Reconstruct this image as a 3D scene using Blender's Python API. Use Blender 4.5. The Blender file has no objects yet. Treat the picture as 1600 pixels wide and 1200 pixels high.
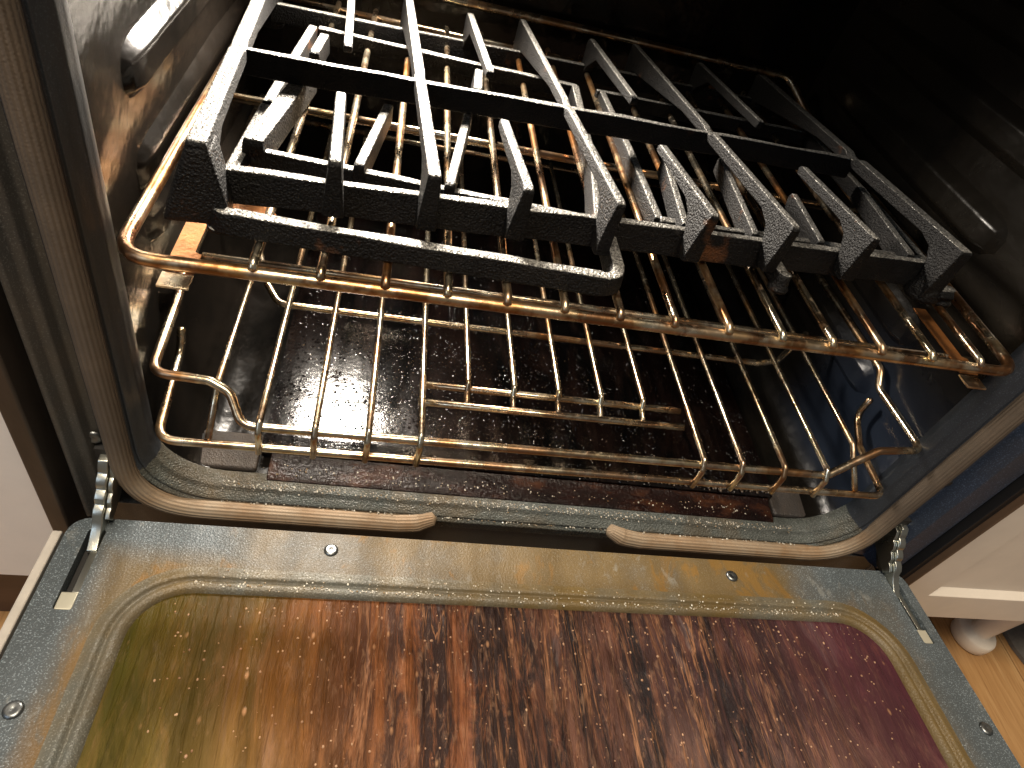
import bpy, bmesh, math, random
from mathutils import Vector, Matrix
from mathutils.geometry import tessellate_polygon
random.seed(7)
S = bpy.context.scene
COL = S.collection

# ------------------------------------------------------------------ camera
cd = bpy.data.cameras.new('camera'); cam = bpy.data.objects.new('camera', cd); COL.objects.link(cam)
cd.sensor_width = 36.0; cd.lens = 36.0*1036.36/1600.0
cd.clip_start = 0.01; cd.clip_end = 50
RX = Vector((0.96700, -0.06900, 0.24500)); FW = Vector((0.22440, 0.68570, -0.69240)).normalized()
RX = (RX - FW*RX.dot(FW)).normalized(); UP = RX.cross(FW)
m = Matrix((RX, UP, -FW)).transposed().to_4x4(); m.translation = Vector((-0.1653, -0.3041, 0.4625))
cam.matrix_world = m
S.camera = cam

# ------------------------------------------------------------------ world and lamps of the kitchen
w = bpy.data.worlds.new('World'); S.world = w; w.use_nodes = True
bg = w.node_tree.nodes['Background']; bg.inputs[0].default_value = (1.0, 0.93, 0.84, 1); bg.inputs[1].default_value = 0.13

def area(name, loc, target, sx, sy, power, color):
    l = bpy.data.lights.new(name, 'AREA'); l.shape = 'RECTANGLE'; l.size = sx; l.size_y = sy
    l.energy = power; l.color = color
    o = bpy.data.objects.new(name, l); COL.objects.link(o); o.location = loc
    o.rotation_euler = (Vector(target)-Vector(loc)).to_track_quat('-Z', 'Y').to_euler()
    return o
area('kitchen_ceiling_lamp', (-0.30, -0.42, 2.05), (0.0, -0.2, 0.0), 0.9, 0.5, 64, (1.0, 0.86, 0.68))
area('kitchen_window_light', (-1.9, -1.7, 1.7), (0.2, 0.0, 0.1), 1.1, 1.2, 13, (0.60, 0.77, 1.0))

S.render.engine = 'CYCLES'
S.view_settings.view_transform = 'Standard'; S.view_settings.look = 'None'
S.view_settings.exposure = 0.0; S.view_settings.gamma = 1.0; S.view_settings.use_curve_mapping = False

# ------------------------------------------------------------------ helpers
def setp(o, label=None, cat=None, group=None, kind=None):
    if label: o['label'] = label
    if cat: o['category'] = cat
    if group: o['group'] = group
    if kind: o['kind'] = kind
    return o
def empty(name, loc=(0, 0, 0), mat=None):
    o = bpy.data.objects.new(name, None); COL.objects.link(o); o.empty_display_size = .05
    if mat is not None: o.matrix_world = mat
    else: o.location = loc
    return o
def link(name, me, mat, parent=None, smooth=True, label=None):
    o = bpy.data.objects.new(name, me); COL.objects.link(o)
    if mat is not None and not me.materials: me.materials.append(mat)
    if parent is not None:
        o.parent = parent
    if label: o['label'] = label
    if smooth:
        for f in me.polygons: f.use_smooth = True
    return o
def mesh(name, vs, fs, mat=None, parent=None, smooth=False, uvs=None, label=None, bevel=0, bseg=2):
    me = bpy.data.meshes.new(name); me.from_pydata([tuple(v) for v in vs], [], fs); me.update()
    bm = bmesh.new(); bm.from_mesh(me); bmesh.ops.recalc_face_normals(bm, faces=bm.faces); bm.to_mesh(me); bm.free()
    o = link(name, me, mat, parent, smooth, label)
    if bevel:
        b = o.modifiers.new('b', 'BEVEL'); b.width = bevel; b.segments = bseg; b.limit_method = 'ANGLE'; b.angle_limit = math.radians(35)
        for f in me.polygons: f.use_smooth = True
        b.harden_normals = False
        wn = o.modifiers.new('w', 'WEIGHTED_NORMAL'); wn.keep_sharp = True
    return o
def box(name, x0, x1, y0, y1, z0, z1, mat, parent=None, bevel=0, label=None):
    v = [(x, y, z) for x in (x0, x1) for y in (y0, y1) for z in (z0, z1)]
    f = [(0, 1, 3, 2), (4, 6, 7, 5), (0, 4, 5, 1), (2, 3, 7, 6), (0, 2, 6, 4), (1, 5, 7, 3)]
    return mesh(name, v, f, mat, parent, False, bevel=bevel, label=label)
def fillet(pts, r, n=6):
    pts = [Vector(p) for p in pts]; out = [pts[0]]
    for i in range(1, len(pts)-1):
        a, b, c = pts[i-1], pts[i], pts[i+1]
        d1 = (a-b); d2 = (c-b); l1 = d1.length; l2 = d2.length; d1.normalize(); d2.normalize()
        ang = d1.angle(d2)
        if ang > 3.1: out.append(b); continue
        rr = r[i] if isinstance(r, (list, tuple)) else r
        t = min(rr/math.tan(ang/2), l1*.49, l2*.49)
        p, q = b+d1*t, b+d2*t
        for k in range(n+1):
            s = k/n
            out.append(p*(1-s)**2 + b*2*s*(1-s) + q*s*s)
    out.append(pts[-1]); return out
def densify(pts, step):
    out = [Vector(pts[0])]
    for a, b in zip(pts[:-1], pts[1:]):
        a, b = Vector(a), Vector(b); n = max(1, int((b-a).length/step))
        for k in range(1, n+1): out.append(a.lerp(b, k/n))
    return out
def tube(name, pts, r, mat, parent=None, seg=10, radii=None, label=None, wob=0):
    pts = [Vector(p) for p in pts]; n = len(pts); vs = []; fs = []
    tang = []
    for i in range(n):
        t = (pts[min(i+1, n-1)]-pts[max(i-1, 0)]); tang.append(t.normalized())
    ref = Vector((0, 0, 1)) if abs(tang[0].z) < .9 else Vector((0, 1, 0))
    u = (ref - tang[0]*ref.dot(tang[0])).normalized(); L = 0; lens = []
    for i in range(n):
        if i: u = (u - tang[i]*u.dot(tang[i])).normalized(); L += (pts[i]-pts[i-1]).length
        lens.append(L); v = tang[i].cross(u); rr = radii[i] if radii else r
        if wob: rr *= 1+random.uniform(-wob, wob)
        for k in range(seg):
            a = 2*math.pi*k/seg; vs.append(pts[i]+u*(rr*math.cos(a))+v*(rr*math.sin(a)))
    for i in range(n-1):
        for k in range(seg):
            k2 = (k+1) % seg; fs.append((i*seg+k, i*seg+k2, (i+1)*seg+k2, (i+1)*seg+k))
    c0 = len(vs); vs.append(pts[0]-tang[0]*r*.45); c1 = len(vs); vs.append(pts[-1]+tang[-1]*r*.45)
    for k in range(seg):
        fs.append((c0, (k+1) % seg, k)); fs.append((c1, (n-1)*seg+k, (n-1)*seg+(k+1) % seg))
    me = bpy.data.meshes.new(name); me.from_pydata([tuple(v) for v in vs], [], fs); me.update()
    uv = me.uv_layers.new(name='UVMap')
    for poly in me.polygons:
        ks = [me.loops[li].vertex_index for li in poly.loop_indices]
        for li in poly.loop_indices:
            vi = me.loops[li].vertex_index
            if vi >= c0: uv.data[li].uv = (0, 0 if vi == c0 else L); continue
            i, k = divmod(vi, seg); kk = k/seg
            if k == 0 and any((x % seg) == seg-1 for x in ks if x < c0): kk = 1.0
            uv.data[li].uv = (kk, lens[i])
    return link(name, me, mat, parent, True, label)
def prism(name, prof, axis_fn, t0, t1, mat, parent=None, bevel=0, taper=None, label=None):
    """closed polygon prof of (a,b) extruded from t0 to t1; axis_fn(a,b,t) -> xyz"""
    n = len(prof); vs = [axis_fn(a, b, t0 if not taper else t0*taper(b)) for a, b in prof]+[axis_fn(a, b, t1 if not taper else t1*taper(b)) for a, b in prof]
    fs = [tuple(range(n)), tuple(range(2*n-1, n-1, -1))]+[(i, (i+1) % n, n+(i+1) % n, n+i) for i in range(n)]
    return mesh(name, vs, fs, mat, parent, False, bevel=bevel, label=label)

# ------------------------------------------------------------------ materials
class NT:
    def __init__(s, name):
        s.m = bpy.data.materials.new(name); s.m.use_nodes = True; s.t = s.m.node_tree; s.n = s.t.nodes
        s.b = s.n['Principled BSDF']; s.tc = s.n.new('ShaderNodeTexCoord'); s.geo = s.n.new('ShaderNodeNewGeometry')
    def L(s, a, b): s.t.links.new(a, b)
    def inp(s, k, v):
        i = s.b.inputs[k]
        if hasattr(v, 'links'): s.L(v, i)
        else: i.default_value = v if not isinstance(v, tuple) or len(v) == 4 else (*v, 1)
    def pos(s, scale=(1, 1, 1), src='pos', rot=(0, 0, 0)):
        mp = s.n.new('ShaderNodeMapping'); mp.inputs['Scale'].default_value = scale; mp.inputs['Rotation'].default_value = rot
        s.L(s.geo.outputs['Position'] if src == 'pos' else s.tc.outputs[src], mp.inputs['Vector']); return mp.outputs[0]
    def noise(s, vec, scale, detail=4, rough=.55, dist=0):
        k = s.n.new('ShaderNodeTexNoise'); k.inputs['Scale'].default_value = scale; k.inputs['Detail'].default_value = detail
        k.inputs['Roughness'].default_value = rough; k.inputs['Distortion'].default_value = dist; s.L(vec, k.inputs['Vector']); return k.outputs['Fac']
    def voro(s, vec, scale, feat='F1', rnd=1):
        k = s.n.new('ShaderNodeTexVoronoi'); k.feature = feat; k.inputs['Scale'].default_value = scale; k.inputs['Randomness'].default_value = rnd
        s.L(vec, k.inputs['Vector']); return k.outputs['Distance']
    def ramp(s, fac, stops, interp='LINEAR'):
        k = s.n.new('ShaderNodeValToRGB'); k.color_ramp.interpolation = interp; e = k.color_ramp.elements
        while len(e) < len(stops): e.new(.5)
        for i, (p, c) in enumerate(stops):
            e[i].position = p; e[i].color = (c, c, c, 1) if not isinstance(c, tuple) else (*c, 1)
        s.L(fac, k.inputs[0]); return k.outputs[0]
    def mix(s, fac, a, b, mode='MIX'):
        k = s.n.new('ShaderNodeMix'); k.data_type = 'RGBA'; k.blend_type = mode
        for sock, v in ((k.inputs[0], fac), (k.inputs[6], a), (k.inputs[7], b)):
            if hasattr(v, 'links'): s.L(v, sock)
            elif isinstance(v, tuple): sock.default_value = (*v, 1)
            else: sock.default_value = v
        return k.outputs[2]
    def math(s, op, a, b=0.0, c=None, clamp=False):
        k = s.n.new('ShaderNodeMath'); k.operation = op; k.use_clamp = clamp
        for i, v in enumerate((a, b, c)):
            if v is None: continue
            if hasattr(v, 'links'): s.L(v, k.inputs[i])
            else: k.inputs[i].default_value = v
        return k.outputs[0]
    def sep(s, vec):
        k = s.n.new('ShaderNodeSeparateXYZ'); s.L(vec, k.inputs[0]); return k.outputs
    def rng(s, v, a, b, lo=0., hi=1.):
        k = s.n.new('ShaderNodeMapRange'); k.interpolation_type = 'SMOOTHSTEP'
        s.L(v, k.inputs[0]); k.inputs[1].default_value = a; k.inputs[2].default_value = b; k.inputs[3].default_value = lo; k.inputs[4].default_value = hi
        return k.outputs[0]
    def bump(s, h, strength, dist, prev=None):
        k = s.n.new('ShaderNodeBump'); k.inputs['Strength'].default_value = strength; k.inputs['Distance'].default_value = dist
        s.L(h, k.inputs['Height'])
        if prev is not None: s.L(prev, k.inputs['Normal'])
        return k.outputs[0]
    def done(s, **kw):
        for k, v in kw.items(): s.inp({'col': 'Base Color', 'rough': 'Roughness', 'metal': 'Metallic', 'nrm': 'Normal', 'coat': 'Coat Weight', 'coatr': 'Coat Roughness', 'spec': 'Specular IOR Level'}[k], v)
        return s.m

def steel(name, rust=.45, burn=.5):
    k = NT(name); P = k.pos()
    n1 = k.noise(P, 60, 4, .6); n2 = k.noise(P, 220, 3, .6); n3 = k.noise(P, 18, 3, .6)
    c = k.mix(k.ramp(n1, [(.35, 0.), (.65, 1.)]), (.76, .70, .56), (.62, .50, .31))
    m1 = k.ramp(n3, [(1-rust-.06, 0.), (1-rust+.16, 1.)])
    c = k.mix(k.math('MULTIPLY', m1, .85), c, k.mix(n1, (.26, .105, .024), (.56, .29, .085)))
    m2 = k.ramp(n2, [(.60, 0.), (.72, 1.)])
    c = k.mix(k.math('MULTIPLY', m2, .6), c, (.10, .040, .012))
    c = k.mix(k.math('MULTIPLY', k.ramp(k.noise(P, 34, 4, .65), [(.45, 0.), (.55, 1.)]), burn), c, (.20, .070, .016))
    r = k.math('ADD', k.math('MULTIPLY', m1, .16), k.math('MULTIPLY_ADD', n2, .14, .17))
    return k.done(col=c, metal=k.math('SUBTRACT', 1.0, k.math('MULTIPLY', m2, .35)), rough=r, nrm=k.bump(n2, .25, .0006))
M_steel = steel('chromed_rack_wire', .46, .6)
M_steel_rusty = steel('burnt_rack_wire', .56, .8)

def iron():
    k = NT('cast_iron'); P = k.pos()
    n1 = k.noise(P, 35, 5, .6); n2 = k.noise(P, 900, 2, .7); v = k.voro(P, 620)
    c = k.mix(k.ramp(n1, [(.45, 0.), (.75, 1.)]), (.0028, .0026, .0026), (.0075, .0065, .006))
    ash = k.ramp(k.noise(P, 48, 6, .7), [(.66, 0.), (.78, 1.)])
    c = k.mix(k.math('MULTIPLY', ash, .25), c, (.24, .22, .19))
    rust = k.ramp(k.noise(P, 27, 4, .6), [(.64, 0.), (.76, 1.)])
    c = k.mix(k.math('MULTIPLY', rust, .55), c, (.16, .06, .02))
    h = k.math('ADD', n2, k.math('MULTIPLY', v, .8))
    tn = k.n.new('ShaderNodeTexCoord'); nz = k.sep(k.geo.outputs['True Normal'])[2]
    worn_glint = k.math('MULTIPLY', k.rng(nz, .80, .95), k.ramp(k.noise(P, 420, 4, .8), [(.38, .05), (.56, 1.)]))
    c = k.mix(k.math('MULTIPLY', worn_glint, .9), c, k.ramp(k.noise(P, 620, 3, .8), [(.36, (.05, .048, .045)), (.50, (.34, .325, .295)), (.66, (.66, .64, .58))]))  # up-facing tops: worn metal, with lamp glitter painted in as pale flecks
    return k.done(col=c, metal=k.math('MULTIPLY', worn_glint, .7), rough=k.math('SUBTRACT', k.math('MULTIPLY_ADD', n1, .25, .40), k.math('MULTIPLY', worn_glint, .20)), spec=k.math('MULTIPLY_ADD', worn_glint, .5, .20), nrm=k.bump(k.noise(P, 140, 3), .15, .0015, k.bump(h, .8, .0012)))
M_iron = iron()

def enamel(name, base, grime=(.10, .065, .03), amount=.5, rough=.36, speck=.6, stain_axis=None, streak=(1, 1, 1), gritty=.0, rusty=0):
    k = NT(name); P = k.pos(); PS = k.pos(streak)
    n1 = k.noise(PS, 9, 6, .62, .4); n2 = k.noise(PS, 33, 5, .65); fine = k.noise(P, 900, 2, .6)
    dots = k.ramp(k.voro(P, 700), [(.05, 1.), (.20, 0.)])
    sp = k.ramp(k.noise(P, 1000, 1, .5), [(.58, 0.), (.68, 1.)])
    c = k.mix(k.math('MULTIPLY', sp, speck), base, tuple(min(1, b*3.2+.02) for b in base))
    c = k.mix(k.ramp(n2, [(.3, .0), (.8, .55)]), c, tuple(b*.5 for b in base))
    g = k.math('MULTIPLY', k.ramp(n1, [(1-amount-.08, 0.), (1-amount+.18, 1.)]), .85)
    if stain_axis is not None: g = k.math('MULTIPLY', g, stain_axis(k))
    c = k.mix(g, c, k.mix(n2, grime, tuple(q*.42 for q in grime)))
    if rusty:
        rs = k.math('MULTIPLY', k.ramp(k.noise(k.pos((1, .45, 1)), 30, 5, .65, .6), [(.545, 0.), (.61, 1.)]), stain_axis(k))
        c = k.mix(k.math('MULTIPLY', rs, rusty*.8), c, k.mix(n2, (.165, .080, .016), (.13, .078, .018)))
        sc = k.ramp(k.noise(k.pos((1, .5, 1)), 70, 5, .7), [(.60, 0.), (.68, 1.)])
        c = k.mix(k.math('MULTIPLY', sc, .35), c, (.22, .22, .20))
    r = k.math('ADD', k.math('MULTIPLY_ADD', n2, .22, rough-.1), k.math('MULTIPLY', g, .1))
    nb = k.bump(fine, .22, .0006)
    if gritty: nb = k.bump(k.math('ADD', k.noise(P, 900, 3, .7), k.math('MULTIPLY', k.voro(P, 650), 1.2)), gritty, .0011, nb)
    return k.done(col=c, rough=r, nrm=nb, spec=.38)
def win_dist(k):
    p = k.sep(k.geo.outputs['Position'])
    qx = k.math('SUBTRACT', k.math('ABSOLUTE', k.math('SUBTRACT', p[0], .0045)), .297)
    qt = k.math('SUBTRACT', k.math('ABSOLUTE', k.math('SUBTRACT', k.math('MULTIPLY_ADD', p[1], -1.0056, -.0211), .248)), .192)
    return p, k.math('MAXIMUM', qx, qt)
def door_stain(k):
    p, d = win_dist(k); a = k.rng(p[0], -.26, -.20); b = k.rng(p[0], .22, .28, 1., 0.)
    near = k.rng(d, .012, .042, 1., 0.); nl = k.math('MULTIPLY', near, k.rng(p[0], -.1, .28, 1., .25))
    return k.math('MAXIMUM', k.math('MULTIPLY', k.math('MULTIPLY', a, b), .9), nl)
M_door = enamel('door_enamel', (.066, .079, .086), (.165, .098, .018), .66, .42, 1.0, door_stain, (1, .5, 1), .22, rusty=1.15)
M_bead = enamel('door_bead_enamel', (.105, .108, .094), (.160, .098, .022), .58, .32, .5, None, (1, .6, 1), .25)
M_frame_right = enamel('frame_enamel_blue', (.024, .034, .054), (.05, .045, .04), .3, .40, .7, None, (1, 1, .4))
M_frame = enamel('frame_enamel', (.060, .060, .058), (.135, .108, .078), .50, .42, .5, lambda k: k.rng(k.sep(k.geo.outputs['Position'])[0], -.1, .30, 1., .12), (1, 1, .4))
M_lip = enamel('lip_enamel', (.085, .092, .082), (.16, .092, .024), .42, .26, .5, None, (1, 1, 1), .6)
M_ledge = enamel('ledge_enamel', (.050, .044, .040), (.09, .062, .040), .5, .4, .3, None, (1, 1, 1), .4)
M_lip_side = enamel('lip_side_enamel', (.024, .029, .036), (.05, .041, .030), .45, .34, .4, lambda k: k.rng(k.sep(k.geo.outputs['Position'])[0], -.1, .30, 1., .2), (1, 1, .3))
def wall_enamel():
    k = NT('cavity_enamel'); P = k.pos(); s = k.sep(k.geo.outputs['Position'])
    left = k.rng(s[0], -.32, -.1, 1., 0.); right = k.math('MULTIPLY', k.math('MULTIPLY', k.rng(s[0], .295, .312), k.rng(s[2], .06, .2, 1., 0.)), k.rng(s[1], .10, .22, 1., 0.))
    n1 = k.noise(k.pos((1, .5, .35)), 11, 6, .65, .5); n2 = k.noise(P, 80, 4, .6)
    c = k.mix(k.math('MULTIPLY', k.ramp(n1, [(.35, 0.), (.7, 1.)]), .7), (.0036, .0034, .0032), (.012, .0095, .0065))
    c = k.mix(k.math('MULTIPLY', left, k.ramp(n1, [(.42, 0.), (.72, .8)])), c, (.010, .0075, .006))
    c = k.mix(k.math('MULTIPLY', right, .8), c, (.022, .031, .05))
    return k.done(col=c, spec=.24, rough=k.math('MULTIPLY_ADD', k.ramp(n1, [(.35, 0.), (.72, 1.)]), .22, .09), nrm=k.bump(n2, .16, .0014, k.bump(k.noise(k.pos((1, .6, 1)), 30, 3, .6), .22, .006)))
M_wall = wall_enamel()
def floor_pan():
    k = NT('greasy_oven_floor'); P = k.pos(); PS = k.pos((1, .22, 1))
    n1 = k.noise(PS, 22, 5, .65, .6); n2 = k.noise(PS, 55, 4, .6); big = k.noise(P, 7, 4, .6)
    drops = k.ramp(k.voro(P, 260), [(.10, 1.), (.34, 0.)]); dm = k.ramp(k.noise(P, 38, 3, .6), [(.47, 0.), (.60, 1.)])
    d = k.math('MULTIPLY', drops, dm)
    c = k.mix(k.ramp(n1, [(.42, 0.), (.62, 1.)]), (.0010, .0009, .0009), (.0045, .0022, .0017))
    c = k.mix(k.math('MULTIPLY', k.ramp(n2, [(.52, 0.), (.68, 1.)]), .55), c, (.011, .0065, .005))
    r = k.math('ADD', k.ramp(n1, [(.35, .07), (.7, .17)]), 0.0)
    return k.done(col=c, rough=r, nrm=k.bump(d, .9, .0018, k.bump(k.noise(P, 130, 4, .7), .12, .0016)))
M_pan = floor_pan()
def apron():
    k = NT('burnt_apron'); P = k.pos(); PS = k.pos((.45, 1, 1))
    n1 = k.noise(PS, 45, 5, .65); n2 = k.noise(P, 320, 3, .7)
    c = k.ramp(n1, [(.3, (.003, .002, .002)), (.52, (.012, .005, .004)), (.66, (.05, .018, .008)), (.85, (.20, .10, .035))])
    return k.done(col=c, rough=.22, spec=.22, nrm=k.bump(n2, .6, .0016))
M_apron = apron()
def glass():
    k = NT('grimy_door_glass'); P = k.geo.outputs['Position']; s = k.sep(P)
    # runs of baked fat flow along the door's depth, thickest in the middle of the pane
    band = k.noise(k.pos((1, .055, .055)), 34, 5, .6, .4); n3 = k.noise(k.pos((1, .30, .30)), 26, 6, .68, .8)
    n1 = k.noise(k.pos((1, .15, .15)), 70, 8, .76, 1.6); n2 = k.noise(k.pos((1, .22, .22)), 260, 4, .72, .5)
    edge = k.noise(k.pos((1, .07, .07)), 95, 5, .6, .6)
    riv = k.ramp(k.math('ABSOLUTE', k.math('SUBTRACT', edge, .5)), [(.0, 1.), (.028, 0.)])
    mid = k.math('MULTIPLY', k.rng(s[0], -.22, -.08), k.rng(s[0], .10, .27, 1., .0))
    cake = k.math('MULTIPLY_ADD', mid, .70, .30)
    xx = k.math('ADD', s[0], k.math('MULTIPLY_ADD', n3, .14, -.07)); kx = k.math('MULTIPLY_ADD', xx, 1.6, .5)
    base = k.ramp(kx, [(.03, (.046, .038, .004)), (.14, (.078, .043, .005)), (.25, (.150, .048, .008)), (.38, (.180, .062, .026)), (.50, (.090, .040, .027)), (.66, (.046, .022, .021)), (.86, (.066, .026, .028)), (.98, (.066, .018, .027))])
    near = k.rng(s[1], -.235, -.13, 1., 0.)                         # paler fat towards the handle end
    base = k.mix(k.math('MULTIPLY', near, k.ramp(n3, [(.40, 0.), (.62, .8)])), base, k.ramp(kx, [(.1, (.26, .19, .055)), (.35, (.30, .145, .085)), (.7, (.20, .125, .095)), (.95, (.22, .115, .085))]))
    dark = k.math('MULTIPLY', k.ramp(k.math('MULTIPLY_ADD', band, .55, k.math('MULTIPLY', n1, .45)), [(.465, 1.), (.565, 0.)]), cake)
    c = k.mix(k.math('MULTIPLY', dark, .92), base, (.012, .010, .011))
    c = k.mix(k.math('MULTIPLY', k.math('MULTIPLY', k.ramp(n1, [(.53, 0.), (.68, 1.)]), cake), .52), c, (.24, .098, .045))
    c = k.mix(k.math('MULTIPLY', k.math('MULTIPLY', k.ramp(n2, [(.55, 0.), (.70, 1.)]), cake), .38), c, (.34, .19, .11))
    c = k.mix(k.math('MULTIPLY', k.math('MULTIPLY', riv, mid), k.ramp(n3, [(.42, 0.), (.6, .85)])), c, (.42, .20, .10))
    c = k.mix(k.math('MULTIPLY', k.math('MULTIPLY', k.ramp(n3, [(.60, 0.), (.70, 1.)]), cake), .45), c, (.20, .165, .16))
    sp = k.ramp(k.voro(k.pos((1, .5, .5)), 105), [(.07, 1.), (.17, 0.)]); sm = k.ramp(k.noise(P, 24, 4, .6), [(.50, 0.), (.60, 1.)])
    spots = k.math('MULTIPLY', sp, sm); c = k.mix(k.math('MULTIPLY', spots, .55), c, (.46, .24, .12))
    right = k.rng(s[0], .02, .26)
    r = k.math('SUBTRACT', k.math('MULTIPLY_ADD', n1, .30, .18), k.math('MULTIPLY', right, .12))
    h = k.math('MULTIPLY', k.math('ADD', k.math('ADD', n1, k.math('MULTIPLY', n2, .7)), k.math('MULTIPLY', k.math('ADD', riv, spots), .35)), cake)
    return k.done(col=c, rough=r, spec=.13, nrm=k.bump(h, .9, .0034))
M_glass = glass()
def gasket_mat():
    k = NT('woven_gasket'); uv = k.tc.outputs['UV']; P = k.geo.outputs['Position']; s = k.sep(uv); z = k.sep(P)
    rib = k.math('SINE', k.math('MULTIPLY', s[0], 2*math.pi*18))
    wv = k.math('SINE', k.math('ADD', k.math('MULTIPLY', s[1], 2*math.pi*420), k.math('MULTIPLY', rib, 1.5)))
    n = k.noise(P, 40, 5, .65); f = k.noise(P, 800, 2); mk = k.ramp(n, [(.35, 0.), (.7, 1.)])
    top = k.mix(mk, (.125, .094, .066), (.080, .063, .047)); low = k.mix(mk, (.28, .215, .145), (.21, .125, .060))
    bl = k.math('ADD', k.rng(z[2], -.02, .07, 1., 0.), k.math('MULTIPLY_ADD', n, .5, -.25), clamp=True)
    c = k.mix(bl, top, low)
    c = k.mix(k.math('MULTIPLY_ADD', rib, .12, .12), c, (.05, .035, .022))
    c = k.mix(k.ramp(k.noise(P, 95, 4, .7), [(.62, 0.), (.76, .5)]), c, (.07, .045, .028))
    return k.done(col=c, rough=.75, nrm=k.bump(k.math('ADD', k.math('ADD', rib, k.math('MULTIPLY', wv, .08)), f), .40, .0006))
M_gasket = gasket_mat()
def plain(name, col, rough=.5, metal=0, bumpv=.0, scale=200, var=.25, streak=(1, 1, 1)):
    k = NT(name); P = k.pos(streak); n = k.noise(P, scale*.12, 5, .6); f = k.noise(P, scale, 3)
    c = k.mix(k.ramp(n, [(.3, 0.), (.75, 1.)]), col, tuple(q*(1-var) for q in col))
    return k.done(col=c, rough=k.math('MULTIPLY_ADD', n, .2, rough-.1), metal=metal, nrm=k.bump(f, bumpv, .001))
M_zinc = plain('zinc_hinge', (.60, .60, .53), .30, 1, .15, 260, .35)
M_screw = plain('screw_steel', (.22, .23, .23), .38, 1, .15, 300, .4)
M_pad = plain('hinge_pad', (.66, .63, .50), .38, .6, .1, 200, .25)
M_dark = plain('dark_void', (.010, .009, .008), .7)
M_black = plain('black_trim', (.008, .008, .009), .45)
M_brown = plain('bronze_trim', (.10, .060, .036), .45, .0, .15, 300, .4, (1, 1, .3))
M_brown_dark = plain('dark_body_edge', (.035, .026, .020), .5, .0, .2, 300, .6, (1, 1, .3))
M_trim = plain('stainless_door_edge', (.62, .57, .50), .42, .35, .1, 300, .3)
M_white = plain('white_cabinet_paint', (.80, .775, .745), .46, 0, .06, 250, .06)
M_white_warm = plain('warm_lit_white_paint', (.84, .755, .64), .46, 0, .06, 250, .08)  # white paint with the warm lamplight mixed into its colour
M_kick = plain('brown_toe_kick', (.085, .042, .026), .5, 0, .1, 200, .4, (.3, 1, 1))
M_mat = plain('grey_floor_mat', (.13, .115, .10), .85, 0, .5, 700, .3)
M_rust = plain('rusty_plate', (.50, .20, .06), .34, .7, .3, 330, .75)
def wood():
    k = NT('oak_floor'); oi = k.n.new('ShaderNodeObjectInfo'); P = k.pos((6, .5, 1))
    n = k.noise(P, 9, 6, .65, .8); f = k.noise(k.pos((30, 1.5, 1)), 14, 4)
    c = k.ramp(n, [(.3, (.30, .155, .058)), (.55, (.43, .245, .10)), (.75, (.50, .31, .14))])
    c = k.mix(k.math('MULTIPLY', k.ramp(f, [(.5, 0.), (.7, 1.)]), .45), c, (.22, .10, .035))
    c = k.mix(k.math('MULTIPLY', oi.outputs['Random'], .3), c, (.28, .14, .05))
    return k.done(col=c, rough=.38, nrm=k.bump(f, .15, .001))
M_wood = wood()
M_lens = NT('oven_lamp_lens'); M_lens.inp('Emission Color', (1, .86, .68)); M_lens.inp('Emission Strength', 30.0); M_lens = M_lens.m

# ------------------------------------------------------------------ kitchen floor
FZ = -0.305
fl = setp(box('floor', -3, 3, -3, 3, FZ-.05, FZ-.004, M_dark), kind='structure')
xs = [-.95+.11*i for i in range(20)]
for i, x in enumerate(xs):
    off = random.uniform(-.4, .4)
    for (a, b) in ((-2.0, -.72+off*.3), (-.718+off*.3, .9)):
        box('plank', x+.0008, x+.1092, a, b, FZ-.02, FZ, M_wood, fl, .0012)

# ------------------------------------------------------------------ oven
oven = setp(empty('oven', (0, 0, FZ)), 'dark enamelled oven with its stained glass door hanging open', 'oven')
oven_off = Matrix.Translation((0, 0, -FZ))
def put(o):
    o.matrix_parent_inverse = oven.matrix_world.inverted() if False else oven_off
    return o
HW = .309; ZB = -.014; RC = .048; ZT = .47
def ushape(d, n=9, top=ZT):
    """opening outline pushed outwards by d, as (x, z)"""
    r = max(.004, RC+d); cx = HW+d-r; cz = ZB-d+r; pts = [(-HW-d, top)]
    for k in range(1, 14): pts.append((-HW-d, top+(cz-top)*k/14))
    for k in range(n+1):
        a = math.pi+math.pi/2*k/n; pts.append((-cx+r*math.cos(a), cz+r*math.sin(a)))
    for k in range(1, 24): pts.append((-cx+2*cx*k/24, ZB-d))
    for k in range(n+1):
        a = -math.pi/2+math.pi/2*k/n; pts.append((cx+r*math.cos(a), cz+r*math.sin(a)))
    for k in range(13, 0, -1): pts.append((HW+d, top+(cz-top)*k/14))
    pts.append((HW+d, top)); return pts
def loft(name, prof, mat, parent, top=ZT):
    rows = [[(x, y, z) for x, z in ushape(d, top=top)] for d, y in prof]; n = len(rows[0]); vs = sum(rows, []); fs = []
    for i in range(len(rows)-1):
        for j in range(n-1): fs.append((i*n+j, i*n+j+1, (i+1)*n+j+1, (i+1)*n+j))
    return mesh(name, vs, fs, mat, parent, True)
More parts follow.
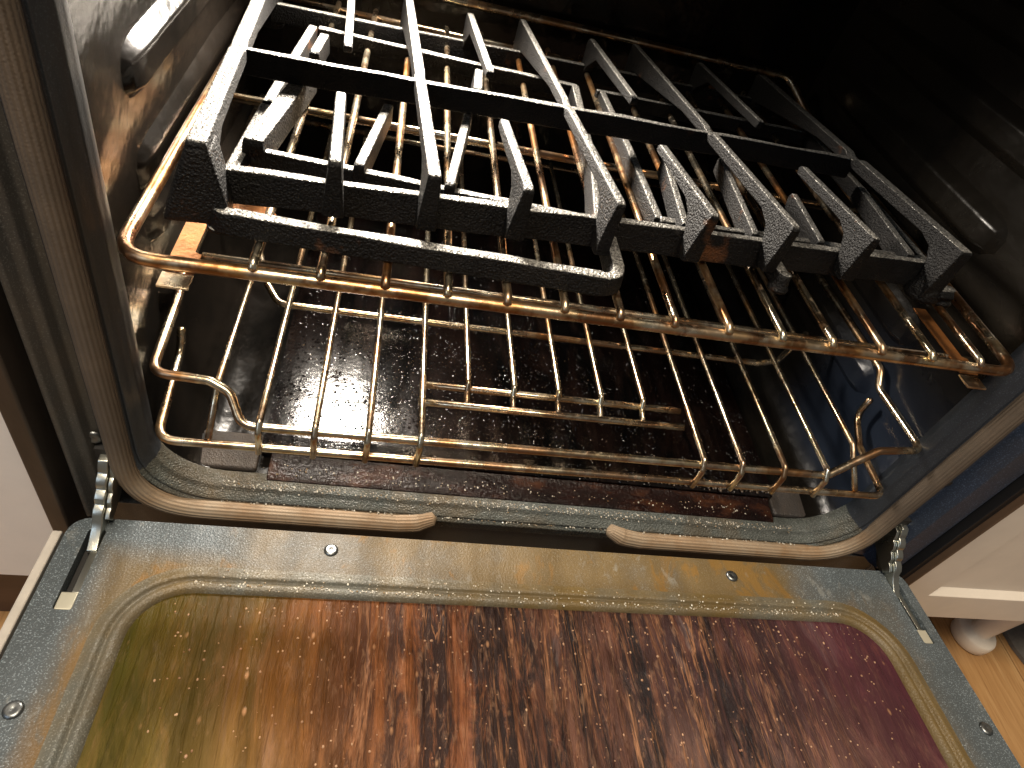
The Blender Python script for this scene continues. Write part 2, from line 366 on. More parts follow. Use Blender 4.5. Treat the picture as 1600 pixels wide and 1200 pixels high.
# front frame with rolled lip, then the cavity liner behind it
put(loft('front_lip', [(.028, .0095), (.020, .0095), (.0135, .0090), (.0125, .0060), (.0100, .0035), (.0085, .0022), (.0072, .0030), (.0062, .0052), (.0052, .0056), (.0042, .0044), (.0030, .0050), (.0020, .0088), (.0008, .0102), (.0002, .0125), (-.0012, .0132), (-.0022, .0150), (-.0020, .0175), (-.0028, .0200), (-.003, .024), (-.001, .028), (.000, .030)], M_lip, oven))
lip = oven.children[0]; lip.data.materials.append(M_lip_side)
for p_ in lip.data.polygons:
    if p_.center.z > .012+.02*(1-min(1, (abs(p_.center.x)-.26)/.06)): p_.material_index = 1
wall = put(loft('cavity_wall', [(.0005, .0302), (.002, .06), (.006, .10), (.007, .30), (.005, .445), (.0, .462)], M_wall, oven))
put(box('back_wall', -.33, .33, .4605, .47, -.05, ZT, M_wall, oven))
put(box('cavity_ceiling', -.40, .42, .012, .47, ZT+.001, ZT+.02, M_wall, oven))
# embossed rack guides on both side walls
gz = [.100, .165, .205, .268, .330, .392]
def guide(sx, z, y0, parent):
    wallx = sx*.3162; vs = []; fs = []; ny = 12; pr = [(-.023, -.001), (-.0215, 0.0), (-.0115, .0095), (.0065, .0095), (.0185, 0.0), (.020, -.001)]
    ys = [y0, y0+.006, y0+.014, y0+.024, y0+.034, .20, .3, .43, .445]; sc = [0, .35, .75, .96, 1, 1, 1, .9, 0]
    for y, s_ in zip(ys, sc):
        for (dz, dx) in pr: vs.append((wallx-sx*(dx*s_-.001), y, z+dz*(.45+.55*s_)))
    n = len(pr)
    for i in range(len(ys)-1):
        for j in range(n-1): fs.append((i*n+j, i*n+j+1, (i+1)*n+j+1, (i+1)*n+j))
    return mesh('rack_guide', vs, fs, M_wall, parent, False, bevel=.002, bseg=3)
for sx in (-1, 1):
    for i, z in enumerate(gz):
        g = guide(sx, z, .085 if sx < 0 else .105, wall)
# removable floor panel with burnt front apron
pan = put(mesh('floor_panel', *(lambda X0, X1: (
    [(x, y, z) for x in (X0, X1) for (y, z) in ((.046, -.010), (.046, -.0035), (.050, -.0005), (.06, 0), (.40, 0), (.44, 0), (.44, -.010))],
    [(i, i+1, 7+i+1, 7+i) for i in range(6)]+[tuple(range(7)), tuple(range(13, 6, -1))]))(-.236, .243), M_pan, oven, False))
put(mesh('panel_apron', [(x, y, z) for x in (-.228, .240) for (y, z) in ((.0215, -.0155), (.0215, -.0105), (.026, -.0092), (.040, -.0080), (.0455, -.0050), (.0455, -.0155))],
    [(i, i+1, 6+i+1, 6+i) for i in range(5)]+[tuple(range(6)), tuple(range(11, 5, -1))], M_apron, oven, False, bevel=.001))
for sx, x0, x1 in ((-1, -.290, -.2375), (1, .2450, .295)):
    put(box('floor_ledge', x0, x1, .031, .068, -.0185, -.0105, M_ledge, oven, .0025))
for x in (-.286, .292):
    put(box('floor_slot', x-.0028, x+.0028, .0315, .062, -.0103, -.0098, M_dark, oven))
# outer frame: side channels swept vertically
def channel(name, prof, mat, z0=-.035, z1=ZT+.02):
    n = len(prof); zs = [z0, (z0+z1)/2, z1]; vs = [(x, y, z) for z in zs for x, y in prof]; fs = []
    for i in range(2):
        for j in range(n-1): fs.append((i*n+j, i*n+j+1, (i+1)*n+j+1, (i+1)*n+j))
    return put(mesh(name, vs, fs, mat, oven, False, bevel=.0012))
ch_l = channel('side_frame', [(-.3360, .0098), (-.3405, .0080), (-.3425, .0010), (-.3470, -.0010), (-.3500, -.0080), (-.3535, -.0085), (-.3545, .0040), (-.3590, .0040), (-.3600, .02)], M_frame)
ch_r = channel('side_frame', [(.3360, .0098), (.3520, .0080), (.3545, .0000), (.3600, -.0060), (.3800, -.0090), (.3830, -.0060), (.3840, .02)], M_frame_right)
put(box('black_seal_strip', .3842, .3915, -.016, .05, -.06, ZT+.02, M_black, oven, .001))
put(box('body_edge', .3917, .3945, -.022, .40, -.06, ZT+.02, M_brown, oven, .0008))
put(box('body_edge', -.3735, -.3602, -.020, .40, -.075, ZT+.02, M_brown_dark, oven, .002))
put(box('lower_body', -.355, .384, .012, .40, FZ+.02, -.045, M_frame, oven, .003))
put(box('sill_plate', -.3595, .3838, .0100, .014, -.0445, -.0415, M_frame, oven))
# gasket in two runs
G = .322; GB = -.026; GR = .0080
lp = densify(fillet([(-G, 0, .46), (-G, 0, GB), (-.120, .0005, GB-.0005), (-.104, .001, GB+.0010), (-.090, .003, GB+.0058)], [0, .055, .03, .03, 0], 10), .012)
def taper(n, at_end):
    r = [GR*(1+random.uniform(-.012, .012)) for _ in range(n)]
    for q, m_ in enumerate((.74, .92, .98)): r[-1-q if at_end else q] *= m_
    return r
put(tube('gasket', lp, GR*.9, M_gasket, oven, 20, radii=taper(len(lp), True)))
rp = densify(fillet([(.069, .003, GB+.0085), (.082, .001, GB+.0025), (.100, .0005, GB), (G, 0, GB), (G, 0, .46)], [0, .03, .03, .055, 0], 10), .012)
put(tube('gasket', rp, GR*.9, M_gasket, oven, 20, radii=taper(len(rp), False)))
# screws helper
def screw(parent, loc, r, nrm, h=.0022, ang=0, place=True):
    vs = []; fs = []; n = 18; rows = [(1.0, 0.), (.97, .35), (.82, .75), (.55, .97), (.2, 1.0)]
    for rr, hh in rows:
        for k in range(n):
            a = 2*math.pi*k/n; vs.append(Vector((r*rr*math.cos(a), r*rr*math.sin(a), h*hh)))
    for i in range(len(rows)-1):
        for k in range(n): fs.append((i*n+k, i*n+(k+1) % n, (i+1)*n+(k+1) % n, (i+1)*n+k))
    # cross recess
    c = len(vs)
    for k in range(n): vs[4*n+k].z -= h*.45
    fs.append(tuple(4*n+k for k in range(n)))
    q = Vector(nrm).to_track_quat('Z', 'Y').to_matrix(); vs = [Vector(loc)+q @ v for v in vs]
    return mesh('screw', vs, fs, M_screw, parent, True)
put(screw(oven, (-.3400, .0075, .044), .0062, (0.1, -1, 0)))
put(screw(oven, (.346, .0088, .046), .0055, (0, -1, 0)))
put(screw(oven, (.350, .0085, .092), .004, (0, -1, 0)))
put(screw(oven, (.3385, .0095, -.005), .005, (0, -1, 0)))
# oven lamp high on the back wall
lamp = put(tube('oven_lamp', [(-.185, .4602, .385), (-.185, .450, .385), (-.185, .441, .385), (-.185, .438, .385)], .024, M_lens, oven, 20, radii=[.036, .036, .028, .012]))
pl = bpy.data.lights.new('oven_lamp_light', 'SPOT'); pl.energy = 56; pl.color = (1.0, .90, .78); pl.shadow_soft_size = .05; pl.spot_size = math.radians(136); pl.spot_blend = 1.0
po = bpy.data.objects.new('oven_lamp_light', pl); COL.objects.link(po); po.location = (-.190, .405, .392); po.rotation_euler = (Vector((-.13, -.10, .08))-Vector(po.location)).to_track_quat('-Z', 'Y').to_euler()

# spattered fat and grit: small glossy beads on the floor panel, apron and lip
def spatter(name, parent, mat, pts, nrm=(0, 0, 1)):
    q = Vector(nrm).to_track_quat('Z', 'Y').to_matrix(); vs = []; fs = []
    for (x, y, z, r, h) in pts:
        b = len(vs); n = 6; a0 = random.random()*6; e = random.uniform(.6, 1.5)
        for rr, hh in ((1., -.15), (.72, .62)):
            for k in range(n):
                a = a0+2*math.pi*k/n; vs.append(Vector((x, y, z))+q @ Vector((r*rr*math.cos(a), r*rr*e*math.sin(a), h*hh)))
        vs.append(Vector((x, y, z))+q @ Vector((0, 0, h)))
        for k in range(n):
            k2 = (k+1) % n; fs += [(b+k, b+k2, b+n+k2, b+n+k), (b+n+k, b+n+k2, b+2*n)]
    o = mesh(name, vs, fs, mat, parent, True); o['kind'] = 'stuff'; return o
kk = NT('fat_beads'); M_fat = kk.done(col=kk.mix(kk.noise(kk.pos(), 300, 2), (.012, .008, .006), (.09, .06, .035)), rough=.10, spec=.8)
kk = NT('pale_grit'); M_grit = kk.done(col=kk.mix(kk.ramp(kk.noise(kk.pos(), 260, 2), [(.4, 0.), (.6, 1.)]), (.20, .13, .06), (.55, .52, .44)), rough=.22, spec=.8)
rn = random.Random(3); P_ = []
for i in range(900):   # floor panel, thicker towards the left front
    x = rn.triangular(-.232, .238, -.17); y = .05+abs(rn.gauss(0, .10))
    if y < .43: r = rn.uniform(.0003, .0008); P_.append((x, y, .0001, r, r*.5))
for i in range(420):   # the panel's front edge
    r = rn.uniform(.0006, .0016); P_.append((rn.uniform(-.234, .240), rn.gauss(.0500, .0016), -.0006, r, r*.8))
put(spatter('fat_spatter', oven, M_fat, P_))
P_ = []
for i in range(200): r = rn.uniform(.0003, .0008); P_.append((rn.uniform(-.226, .238), rn.uniform(.026, .040), -.0086, r, r*.7))
for i in range(800):
    r = rn.uniform(.0003, .0008); x = rn.uniform(-.26, .26); P_.append((x, rn.gauss(.0175, .003), -.0118, r, r*.8))
for i in range(420):
    r = rn.uniform(.0004, .0009); x = rn.uniform(-.26, .26); P_.append((x, rn.uniform(.0030, .0070), -.0180-rn.uniform(0, .0012), r, r*.8))
put(spatter('grit', oven, M_grit, P_))

# ---- door: built flat in (x, t, h), then tilted about its hinge edge
TIL = .106; ZH = -.015; YH = -.021
def dmap(x, t, h): return (x, YH-t*math.cos(TIL)-h*math.sin(TIL)*-1*-1, ZH+t*math.sin(TIL)+h*math.cos(TIL))
def rrect(x0, x1, t0, t1, r, n=8):
    out = []
    for cx, ct, a0 in ((x0+r, t0+r, math.pi), (x1-r, t0+r, 1.5*math.pi), (x1-r, t1-r, 0), (x0+r, t1-r, .5*math.pi)):
        for k in range(n+1):
            a = a0+math.pi/2*k/n; out.append((cx+r*math.cos(a), ct+r*math.sin(a)))
    return out
WX0, WX1, WT0, WT1, WR = -.2925, .3015, .0560, .44, .036
def win(d, n=8): return rrect(WX0-d, WX1+d, WT0-d, WT1+d, WR+d, n)
outer = rrect(-.354, .3655, 0, .49, .014, 5)
slotL = rrect(-.3400, -.3285, .010, .074, .002, 2); slotR = rrect(.3440, .3555, .006, .074, .002, 2)
inner = win(.020)
polys = [[Vector((x, t, 0)) for x, t in q] for q in (outer, inner, slotL, slotR)]
tris = tessellate_polygon(polys); allv = [v for q in polys for v in q]
vs = [dmap(v.x, v.y, 0) for v in allv]; fs = [tuple(t) for t in tris]
# outer skirt
n0 = len(outer); base = len(vs)
for x, t in outer: vs.append(dmap(x, t, -.012))
for i in range(n0): fs.append((i, (i+1) % n0, base+(i+1) % n0, base+i))
o0 = n0+len(inner)
for sl in (slotL, slotR):
    b = len(vs); ns = len(sl)
    for x, t in sl: vs.append(dmap(x, t, -.010))
    for i in range(ns): fs.append((o0+i, o0+(i+1) % ns, b+(i+1) % ns, b+i))
    o0 += ns
door = put(mesh('door', vs, fs, M_door, oven, False, label='open oven door with grey speckled enamel inner panel'))
def dpart(o): return o
def dsweep(name, prof, mat):
    rows = [[dmap(x, t, h) for x, t in win(d)] for d, h in prof]; n = len(rows[0]); vs = sum(rows, []); fs = []
    for i in range(len(rows)-1):
        for j in range(n): fs.append((i*n+j, i*n+(j+1) % n, (i+1)*n+(j+1) % n, (i+1)*n+j))
    o = mesh(name, vs, fs, mat, door, True); return o
def doorlink(o): return o
dsweep('window_surround', [(.0200, 0.), (.0165, .0004), (.0145, .0016), (.0125, .0018), (.0110, .0002), (.0100, -.0016), (.0088, -.0018), (.0076, -.0002), (.0062, .0008), (.0042, .0004), (.0020, -.0010), (.0004, -.0034), (-.0003, -.0050)], M_bead)
gp = win(.0); gv = [dmap(x, t, -.0042) for x, t in gp]; mesh('window_glass', gv, [tuple(range(len(gv)))], M_glass, door, False, label='glass door window caked with brown and purple baked-on grease')
ov = [dmap(x, t, h) for h in (-.0125, -.034) for x, t in rrect(-.352, .3635, 0.004, .49, .01, 4)]; nn = len(ov)//2
mesh('outer_skin', ov, [tuple(range(nn)), tuple(range(2*nn-1, nn-1, -1))]+[(i, (i+1) % nn, nn+(i+1) % nn, nn+i) for i in range(nn)], M_dark, door)
def dbox(name, x0, x1, t0, t1, h0, h1, mat, bevel=0, label=None):
    v = [dmap(x, t, h) for x in (x0, x1) for t in (t0, t1) for h in (h0, h1)]
    return mesh(name, v, [(0, 1, 3, 2), (4, 6, 7, 5), (0, 4, 5, 1), (2, 3, 7, 6), (0, 2, 6, 4), (1, 5, 7, 3)], mat, door, False, bevel=bevel, label=label)
dbox('edge_trim', -.3635, -.3568, .012, .49, -.030, -.0015, M_trim, .0012, 'pale strip along the door edge')
nd = Vector((0, math.sin(TIL), math.cos(TIL)))
kk = NT('baked_crumbs'); M_crumb = kk.done(col=kk.mix(kk.ramp(kk.noise(kk.pos(), 90, 3), [(.35, 0.), (.65, 1.)]), (.16, .065, .03), (.42, .26, .15)), rough=.35)
P_ = []
for i in range(900):
    x = rn.uniform(-.27, .285); t = .06+rn.random()**1.2*.25; r = rn.uniform(.0003, .0009)*(1.6 if rn.random() < .08 else 1); P_.append((*dmap(x, t, -.0041), r, r*.7))
spatter('crumbs', door, M_crumb, P_, nd)
P_ = []
for i in range(800):
    x = rn.uniform(-.26, .27); d_ = rn.choice((.0130, .0058, .0058, .0145))+rn.gauss(0, .0012); r = rn.uniform(.0003, .0008); P_.append((*dmap(x, WT0-d_, .0010), r, r*.8))
spatter('grit', door, M_grit, P_, nd)
for x, t in ((-.170, .0155), (.176, .0165), (-.335, .138), (.354, .146), (-.335, .36), (.354, .36)): screw(door, dmap(x, t, -.0002), .0056, nd)
for x0, x1 in ((-.3395, -.3290), (.3445, .3550)):
    dbox('slot_bottom', x0, x1, .011, .0735, -.0098, -.0090, M_dark)
    dbox('hinge_pad', x0, x1, .0605, .0735, -.0089, -.0010, M_pad, .0008)
    dbox('hinge_rail', x0+.0052, x1-.0002, .012, .060, -.0089, -.0035, M_zinc, .0006)
# hinge arms: notched plates from the body into the door slots
arm = [(.008, .026), (.004, .0305), (-.002, .0300), (-.0050, .0255), (-.0065, .0215), (-.0105, .0200), (-.0135, .0165), (-.0140, .0125), (-.0175, .0110), (-.0205, .0085), (-.0215, .0045), (-.0255, .0030), (-.0290, .0000), (-.0305, -.0045), (-.0350, -.0085), (-.0420, -.0125), (-.0480, -.0150), (-.0480, -.0180), (-.030, -.0185), (-.012, -.0180), (.004, -.006), (.008, .006)]
for x, s in ((-.3335, -1), (.3480, 1)):
    h = put(prism('hinge_arm', arm, lambda a, b, t: (x+t, a, b), -.0036, .0036, M_zinc, oven, .0009))
    put(prism('hinge_plate', [(a*.96-.0006, b-.004) for a, b in arm[:13]]+[(-.024, -.012), (.006, -.004)], lambda a, b, t: (x-.0056*s+t, a, b), -.0016, .0016, M_zinc, oven, .0005))
    put(box('hinge_slot', x-.0065, x+.0065, .0035, .0092, .0, .036, M_dark, oven))

# ------------------------------------------------------------------ racks (slight roll to the right, as found)
TL = .018
def rk(x, y, z): return (x, y+.006*x, z+TL*x)
def rkp(pts): return [rk(*p) for p in pts]
def wire(parent, name, pts, r, mat=None, fr=.004, seg=8, step=None):
    p = fillet(rkp(pts), fr, 5)
    if step: p = densify(p, step)
    return tube(name, p, r, mat or M_steel, parent, seg)
up = setp(empty('oven_rack', (0, .2, .218)), 'upper wire oven rack carrying the black cast iron grates', 'oven rack', 'wire oven racks')
lo = setp(empty('oven_rack', (0, .2, .08)), 'lower wire oven rack with notched handle, nothing on it', 'oven rack', 'wire oven racks')
def own(parent):
    inv = Matrix.Translation(-parent.location)
    for o in parent.children: o.matrix_parent_inverse = inv
Z1 = .218
wire(up, 'frame', [(-.285, .455, Z1), (-.2985, .43, Z1), (-.2985, .004, Z1), (.2985, .0055, Z1), (.2985, .43, Z1), (.285, .455, Z1)], .0040, M_steel_rusty, .020, 12)
wire(up, 'under_bar', [(-.262, .030, Z1-.013), (.285, .030, Z1-.013)], .0026)
wire(up, 'middle_bar', [(-.298, .222, Z1-.0062), (.298, .222, Z1-.0062)], .0034)
wire(up, 'back_bar', [(-.298, .425, Z1+.004), (.298, .425, Z1+.004)], .0034)
wire(up, 'back_lip', [(-.298, .40, Z1), (-.270, .448, Z1+.030), (.270, .448, Z1+.030), (.298, .40, Z1)], .0044, None, .02)
for x in [-.229, -.193, -.157, -.121, -.085, -.049, -.013, .024, .062, .101, .139, .178, .219, .260]:
    yb = .435 + random.uniform(-.004, .004)
    wire(up, 'wire', [(x, yb, Z1+.0066), (x, .0070, Z1+.0066), (x, .0022, Z1+.0040)], .0027, M_steel_rusty if random.random() < .7 else M_steel, .005, 8)
# flat rusty slide brackets under the front corners
for sx in (-1, 1):
    x = sx*.270
    def bp(v): return rk(*v)
    pts = [(x-.008, .014), (x+.008, .014), (x+.008, .028), (x+.004, .030), (x+.004, .085), (x-.008, .085)]
    prism('slide_bracket', pts, lambda a, b, t: bp((a, b, Z1-.011+t)), -.0006, .0006, M_rust, up, .0003)
    prism('stop_tab', [(x-.008, .012), (x+.008, .012), (x+.008, .0135), (x-.008, .0135)], lambda a, b, t: bp((a, b, Z1-.0115+t)), -.0010, .0004, M_rust, up, .0004)
    prism('stop_tab', [(x-.009, -.0015), (x+.0075, -.0015), (x+.0075, .0115), (x-.009, .0115)], lambda a, b, t: bp((a, b, Z1-.0130+t)), -.0008, .0008, M_steel, up, .0004)
prism('slide_bracket', [(-.262, .078), (-.236, .074), (-.230, .084), (-.240, .098), (-.262, .096)], lambda a, b, t: rk(a, b, Z1-.014+t), -.0008, .0008, M_rust, up, .0003)
prism('slide_bracket', [(-.248, .122), (-.218, .118), (-.212, .130), (-.222, .150), (-.246, .146)], lambda a, b, t: rk(a, b, Z1-.016+t), -.0008, .0008, M_rust, up, .0003)
own(up)
Z2 = .093
wire(lo, 'frame', [(-.304, .44, Z2+.02), (-.304, .115, Z2+.02), (-.302, .100, Z2+.017), (-.298, .0195, Z2+.019), (-.262, .0175, Z2+.019), (-.248, .013, Z2+.014), (-.238, -.0035, Z2), (.217, -.0035, Z2), (.244, .006, Z2+.012), (.262, .012, Z2+.019), (.307, .017, Z2+.019), (.3045, .092, Z2+.017), (.306, .105, Z2+.028), (.306, .44, Z2+.022)], .0033, None, .012, 10)
wire(lo, 'front_bar', [(-.298, .085, .092), (-.299, .080, .074), (-.2925, -.0055, .073), (.2860, -.0055, .073), (.2890, .050, .073), (.300, .085, .078), (.300, .086, .100)], .0031, None, .014, 10)
wire(lo, 'cross_bar', [(-.262, .185, Z2+.010), (-.248, .150, Z2-.002), (-.236, .1315, Z2-.0055), (.2050, .1315, Z2-.0055), (.225, .134, Z2-.002), (.262, .165, Z2+.012)], .0030, None, .012, 10)
wire(lo, 'cross_bar', [(-.300, .180, Z2-.0055), (.300, .180, Z2-.0055)], .0028)
wire(lo, 'cross_bar', [(-.300, .300, Z2-.0055), (.300, .300, Z2-.0055)], .0028)
wire(lo, 'back_bar', [(-.300, .438, Z2), (.300, .438, Z2)], .0031)
wire(lo, 'handle_bar', [(-.1185, .0530, Z2-.001), (.1000, .0530, Z2-.001)], .0029)
wire(lo, 'handle_bar', [(-.1185, .0365, Z2-.003), (.1000, .0365, Z2-.003)], .0029)
lw = [-.260, -.2265, -.190, -.154, -.1175, .1035, .1370, .1750, .2140, .2550]
for x in lw:
    if abs(x) > .25: pts = [(x, .437, Z2+.0048), (x, .03, Z2+.0044), (x, -.004, .0765)]
    else: pts = [(x, .437, Z2+.0056), (x, -.003, Z2+.0056), (x, -.0085, Z2-.001), (x, -.0093, .072)]
    wire(lo, 'wire', pts, .0024, None, .004, 8)
for x in (-.082, -.045, -.008, .028, .065):
    wire(lo, 'wire', [(x, .437, Z2+.0050), (x, .0545, Z2+.0050), (x, .0500, Z2-.001), (x, .0362, Z2-.0052)], .0024, None, .004, 8)
own(lo)

# ------------------------------------------------------------------ cast iron grates
def grate_matrix(z0, tx, ty, yaw, oy=.06):
    c, s = math.cos(yaw), math.sin(yaw)
    eu = Vector((c, s, tx*c+ty*s)).normalized(); ev = Vector((-s, c, -tx*s+ty*c)).normalized()
    en = eu.cross(ev).normalized(); ev = en.cross(eu)
    M = Matrix((eu, ev, en)).transposed().to_4x4(); M.translation = Vector((0, oy, z0+ty*(oy-.05))); return M
def jag(pts, amt=.0007): return [(a+random.uniform(-amt, amt), b+random.uniform(-amt, amt)) for a, b in pts]
def blade(parent, name, prof, u, th, flare=1.35, du=0.0, label=None):
    """upright plate lying along v at u; thicker towards its foot; du = sideways drift per metre of v"""
    lo_ = min(b for a, b in prof); hi_ = max(b for a, b in prof)
    def fn(a, b, t): return (u+du*a+t, a, b)
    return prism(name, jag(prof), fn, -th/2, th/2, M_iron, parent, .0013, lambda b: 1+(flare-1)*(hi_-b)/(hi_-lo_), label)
def rail(parent, name, pts, wd, ht, label=None):
    """square section bar along (u,v,w) points, w at its top"""
    pts = [Vector(p) for p in pts]; n = len(pts); vs = []; fs = []
    for i, p in enumerate(pts):
        t = (pts[min(i+1, n-1)]-pts[max(i-1, 0)]); t.z = 0; t.normalize(); s = Vector((-t.y, t.x, 0))
        j = lambda q: q+Vector((random.uniform(-.0004, .0004),)*3)
        vs += [j(p+s*wd*.42), j(p-s*wd*.42), j(p-s*wd*.56-Vector((0, 0, ht))), j(p+s*wd*.56-Vector((0, 0, ht)))]
    for i in range(n-1):
        for k in range(4): fs.append((i*4+k, i*4+(k+1) % 4, (i+1)*4+(k+1) % 4, (i+1)*4+k))
    fs += [(0, 1, 2, 3), (n*4-1, n*4-2, n*4-3, n*4-4)]
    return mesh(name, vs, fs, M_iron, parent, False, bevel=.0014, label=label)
g1 = setp(empty('burner_grate', mat=grate_matrix(.275, .018, -.06, .07)), 'wide black cast iron burner grate on top of the pile, upright fingers', 'burner grate', 'cast iron burner grates on the upper rack')
FRONT = [(-.0115, -.001), (-.0095, .0), ]
def longprof(v1, foot, both=True):
    p = [(-.0118, -.0015), (-.009, .0003), (.134, .0), (.140, -.0022), (.149, -.0022), (.155, .0), (v1-.004, .0), (v1, -.002)]
    p += [(v1-.003, foot), (v1-.013, foot), (v1-.026, -.022)] if both else [(v1, -.018)]
    p += [(.20, -.0085), (.09, -.0085), (.030, -.0090), (.017, -.0135), (.009, -.0240), (.005, foot+.003), (-.0005, foot), (-.0075, foot), (-.0095, foot*.55)]
    return p
def shortprof(v1, foot): return [(-.0118, -.0015), (-.009, .0003), (v1-.002, .0), (v1, -.0025), (v1-.002, -.0062), (.055, -.0075), (.028, -.0085), (.016, -.0130), (.008, -.0240), (.005, foot+.003), (-.0005, foot), (-.0075, foot), (-.0095, foot*.55)]
for u, v1, th, foot in ((-.1385, .365, .0078, -.038), (-.024, .365, .0062, -.040), (.101, .365, .0062, -.038), ):
    blade(g1, 'long_bar', longprof(v1, foot), u, th, 1.6)
blade(g1, 'side_bar', longprof(.365, -.044), -.2625, .0100, 2.2)
blade(g1, 'side_bar', longprof(.345, -.044), .2450, .0100, 1.6)
for u, v1 in ((-.193, .092), (-.083, .092), (.040, .096), (.166, .100)):
    blade(g1, 'finger', shortprof(v1, -.037), u, .0064, 2.0)
for u in (-.191, -.080, .046, .170):
    p = [(.187, -.0025), (.190, 0.), (.342, 0.), (.346, -.003), (.343, -.038), (.335, -.038), (.326, -.022), (.305, -.009), (.188, -.0070)]
    blade(g1, 'finger', p, u, .0066, 1.4)
rail(g1, 'front_bar', [(-.262+.0317*i, .0125+.0006*math.sin(i), -.0235) for i in range(17)], .0085, .0205)
rail(g1, 'middle_bar', [(-.262+.0317*i, .1450, -.0022-.0004*(i % 3)) for i in range(17)], .0085, .017)
rail(g1, 'back_bar', [(-.262+.0317*i, .334, -.022) for i in range(17)], .0085, .016)
def foot(parent, u, v, w0, w1, a, b, name='foot'):
    vs = []; fs = []; n = 12; rows = [(a*.75, w0), (a*.80, w0*.6+w1*.4), (b*.86, w0*.25+w1*.75), (b, w1+.0025), (b*.93, w1)]
    for r, wz in rows:
        for k in range(n):
            an = 2*math.pi*k/n; vs.append((u+r*math.cos(an)*1.0+random.uniform(-.0004, .0004), v+r*math.sin(an)*.85, wz))
    for i in range(len(rows)-1):
        for k in range(n): fs.append((i*n+k, i*n+(k+1) % n, (i+1)*n+(k+1) % n, (i+1)*n+k))
    fs += [tuple(range(n)), tuple(range(len(rows)*n-1, (len(rows)-1)*n-1, -1))]
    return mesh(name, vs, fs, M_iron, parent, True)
mesh('foot', [(-.2680, -.0120, -.003), (-.2570, -.0120, -.003), (-.2560, .0130, -.004), (-.2690, .0130, -.004), (-.2790, -.0150, -.034), (-.2490, -.0140, -.034), (-.2500, .0160, -.034), (-.2800, .0160, -.034), (-.2830, -.0150, -.0470), (-.2480, -.0140, -.0470), (-.2490, .0160, -.0470), (-.2840, .0160, -.0470)],
    [(0, 1, 2, 3), (11, 10, 9, 8)]+[(r+i, r+(i+1) % 4, r+4+(i+1) % 4, r+4+i) for r in (0, 4) for i in range(4)], M_iron, g1, False, bevel=.003)
foot(g1, .2475, .002, -.006, -.0475, .006, .015)
foot(g1, -.2625, .340, -.01, -.044, .006, .012); foot(g1, .245, .325, -.01, -.044, .006, .012)
# lower grates stacked underneath
g2 = setp(empty('burner_grate', mat=grate_matrix(.2405, .018, -.02, -.03, .06)), 'smaller cast iron grate with rounded rim, under the left of the pile', 'burner grate', 'cast iron burner grates on the upper rack')
rim = fillet([(-.254, .10, -.001), (-.2545, -.042, 0), (-.015, -.042, 0), (-.012, .10, -.001)], .014, 5)
rim = densify(rim, .03)
rail(g2, 'front_rim', rim, .0095, .0135)
rail(g2, 'side_rim', [(-.254, .104, -.001), (-.252, .2, -.001), (-.250, .27, -.001)], .009, .0125); rail(g2, 'side_rim', [(-.012, .104, -.001), (-.010, .2, -.001), (-.008, .27, -.001)], .009, .0125)
rail(g2, 'back_rim', [(-.2455+.03*i, .27, -.001) for i in range(9)], .009, .0125)
rail(g2, 'cross_bar', [(-.249+.0290*i, .0290-.0010*i, .002) for i in range(9)], .0078, .012)
for u, v0, v1 in ((-.249, .024, .150), (-.184, .020, .122), (-.126, .018, .135), (-.026, .012, .108)):
    th = .012 if u < -.24 else .0065
    blade(g2, 'finger', [(v0, .0065), (v0+.003, .0085), (v1-.002, .0085), (v1, .006), (v1-.003, -.006), (v0+.002, -.008)], u, th, 1.3, .10)
for u in (-.243, -.112): blade(g2, 'finger', [(.185, .0065), (.188, .0085), (.228, .0085), (.230, .006), (.227, -.006), (.187, -.006)], u, .0075, 1.3, .04)
foot(g2, -.249, -.036, -.004, -.0155, .0065, .010)
g3 = setp(empty('burner_grate', mat=grate_matrix(.2430, .018, -.03, .03, .06)), 'smaller cast iron grate half hidden under the right of the pile', 'burner grate', 'cast iron burner grates on the upper rack')
rail(g3, 'front_bar', [(.030+.0290*i, .0380+.0005*i, -.001) for i in range(9)], .008, .014)
rail(g3, 'back_bar', [(.030+.0290*i, .270, -.001) for i in range(9)], .008, .013)
for u, v0, v1, th in ((.040, .022, .128, .006), (.096, .026, .150, .006), (.152, .028, .104, .006), (.232, .028, .142, .0075)):
    blade(g3, 'finger', [(v0, .0045), (v0+.003, .006), (v1-.002, .006), (v1, .003), (v1-.003, -.007), (v0+.002, -.010)], u, th, 1.3, .14)
for u in (.030, .262): rail(g3, 'side_bar', [(u, .038, -.001), (u+.004, .15, -.001), (u+.006, .272, -.001)], .008, .013)
foot(g3, .113, -.0090, -.0030, -.0165, .006, .008, 'foot'); foot(g3, .262, .004, -.003, -.0165, .006, .009, 'foot')
blade(g3, 'leg', [(-.012, -.010), (-.008, -.004), (.036, -.0005), (.036, -.012), (-.006, -.015)], .113, .0085, 1.2, -.05)
blade(g3, 'leg', [(-.004, -.008), (.000, -.003), (.036, -.0005), (.036, -.012), (.0, -.015)], .258, .011, 1.2, -.30)

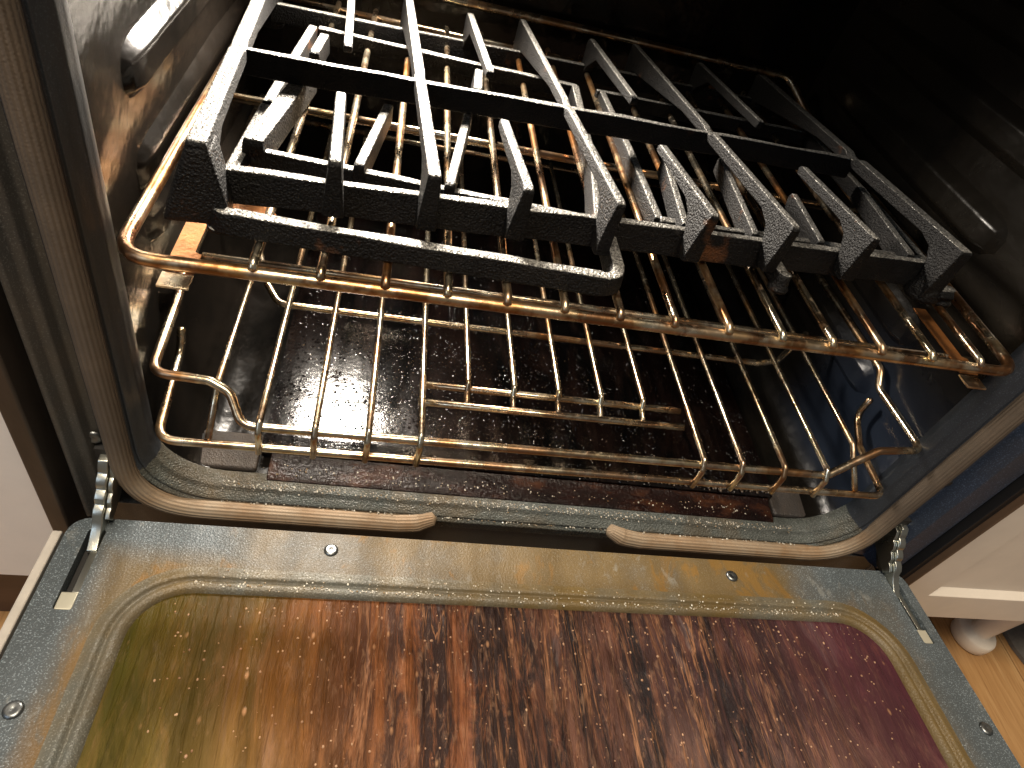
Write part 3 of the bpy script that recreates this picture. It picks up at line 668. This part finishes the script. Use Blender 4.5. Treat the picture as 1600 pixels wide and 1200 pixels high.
# ------------------------------------------------------------------ cabinets beside the oven
def cabinet(name, x0, x1, zb, zt, y, mat, label, panel):
    c = setp(empty(name, ((x0+x1)/2, y+.3, zb)), label, 'cabinet')
    box('carcass', x0, x1, y+.021, y+.55, zb, zt, mat, c, .001)
    a, b, p, q = panel; fw = .0075
    O = [(x0, zb), (x1, zb), (x1, zt), (x0, zt)]; I = [(a, p), (b, p), (b, q), (a, q)]; J = [(a+fw, p+fw), (b-fw, p+fw), (b-fw, q-fw), (a+fw, q-fw)]
    vs = [(x, y+.02, z) for x, z in O]+[(x, y, z) for x, z in O]+[(x, y, z) for x, z in I]
    fs = [(i, (i+1) % 4, 4+(i+1) % 4, 4+i) for i in range(4)]+[(4+i, 4+(i+1) % 4, 8+(i+1) % 4, 8+i) for i in range(4)]
    vs += [(x, y+.008, z) for x, z in J]; fs += [(8+i, 8+(i+1) % 4, 12+(i+1) % 4, 12+i) for i in range(4)]
    vs = vs; d = mesh('cabinet_door', vs, fs, mat, c, False, bevel=.0008)
    mesh('door_panel', [(x, y+.0079, z) for x, z in J], [(0, 1, 2, 3)], mat, c)
    return c
cl = cabinet('kitchen_cabinet', -.99, -.3815, -.158, .58, .002, M_white, 'white cabinet beside the left edge of the oven, brown toe kick below', (-.93, -.62, -.09, .5))
box('toe_kick', -.99, -.3815, .034, .05, FZ+.0005, -.159, M_kick, cl)
cr = cabinet('kitchen_cabinet', .402, 1.30, -.146, .58, .000, M_white_warm, 'warm-lit white cabinet on a white foot right of the oven', (.478, 1.22, -.096, .5))
# turned foot under the right cabinet
def lathe(name, c, prof, mat, parent, seg=24):
    vs = []; fs = []
    for r, z in prof:
        for k in range(seg):
            a = 2*math.pi*k/seg; vs.append((c[0]+r*math.cos(a), c[1]+r*math.sin(a), z))
    for i in range(len(prof)-1):
        for k in range(seg): fs.append((i*seg+k, i*seg+(k+1) % seg, (i+1)*seg+(k+1) % seg, (i+1)*seg+k))
    fs += [tuple(range(seg)), tuple(range(len(prof)*seg-1, (len(prof)-1)*seg-1, -1))]
    return mesh(name, vs, fs, mat, parent, True)
lathe('foot', (.750, .050), [(.022, -.1465), (.021, -.17), (.014, -.275), (.0145, -.281), (.026, -.2820), (.0280, -.285), (.0285, -.293), (.0280, -.302), (.026, FZ+.0006)], M_white_warm, cr, 32)
for c in (cl, cr):
    inv = Matrix.Translation(-c.location)
    for o in c.children: o.matrix_parent_inverse = inv
mat_o = setp(mesh('floor_mat', [(x+s, y, z) for (x, y, s) in ((.82, .60, 0), (.82, .035, 0), (.905, -.30, 0), (1.5, -.30, 0), (1.5, .60, 0)) for z in (FZ+.0008, FZ+.007)],
    [(0, 2, 4, 6, 8), (9, 7, 5, 3, 1)]+[(2*i, 2*i+1, (2*i+3) % 10, (2*i+2) % 10) for i in range(5)], M_mat), 'dark grey mat on the wooden floor under the right cabinet', 'mat')
# parts of the grates hold coordinates local to their empties, so they need no inverse
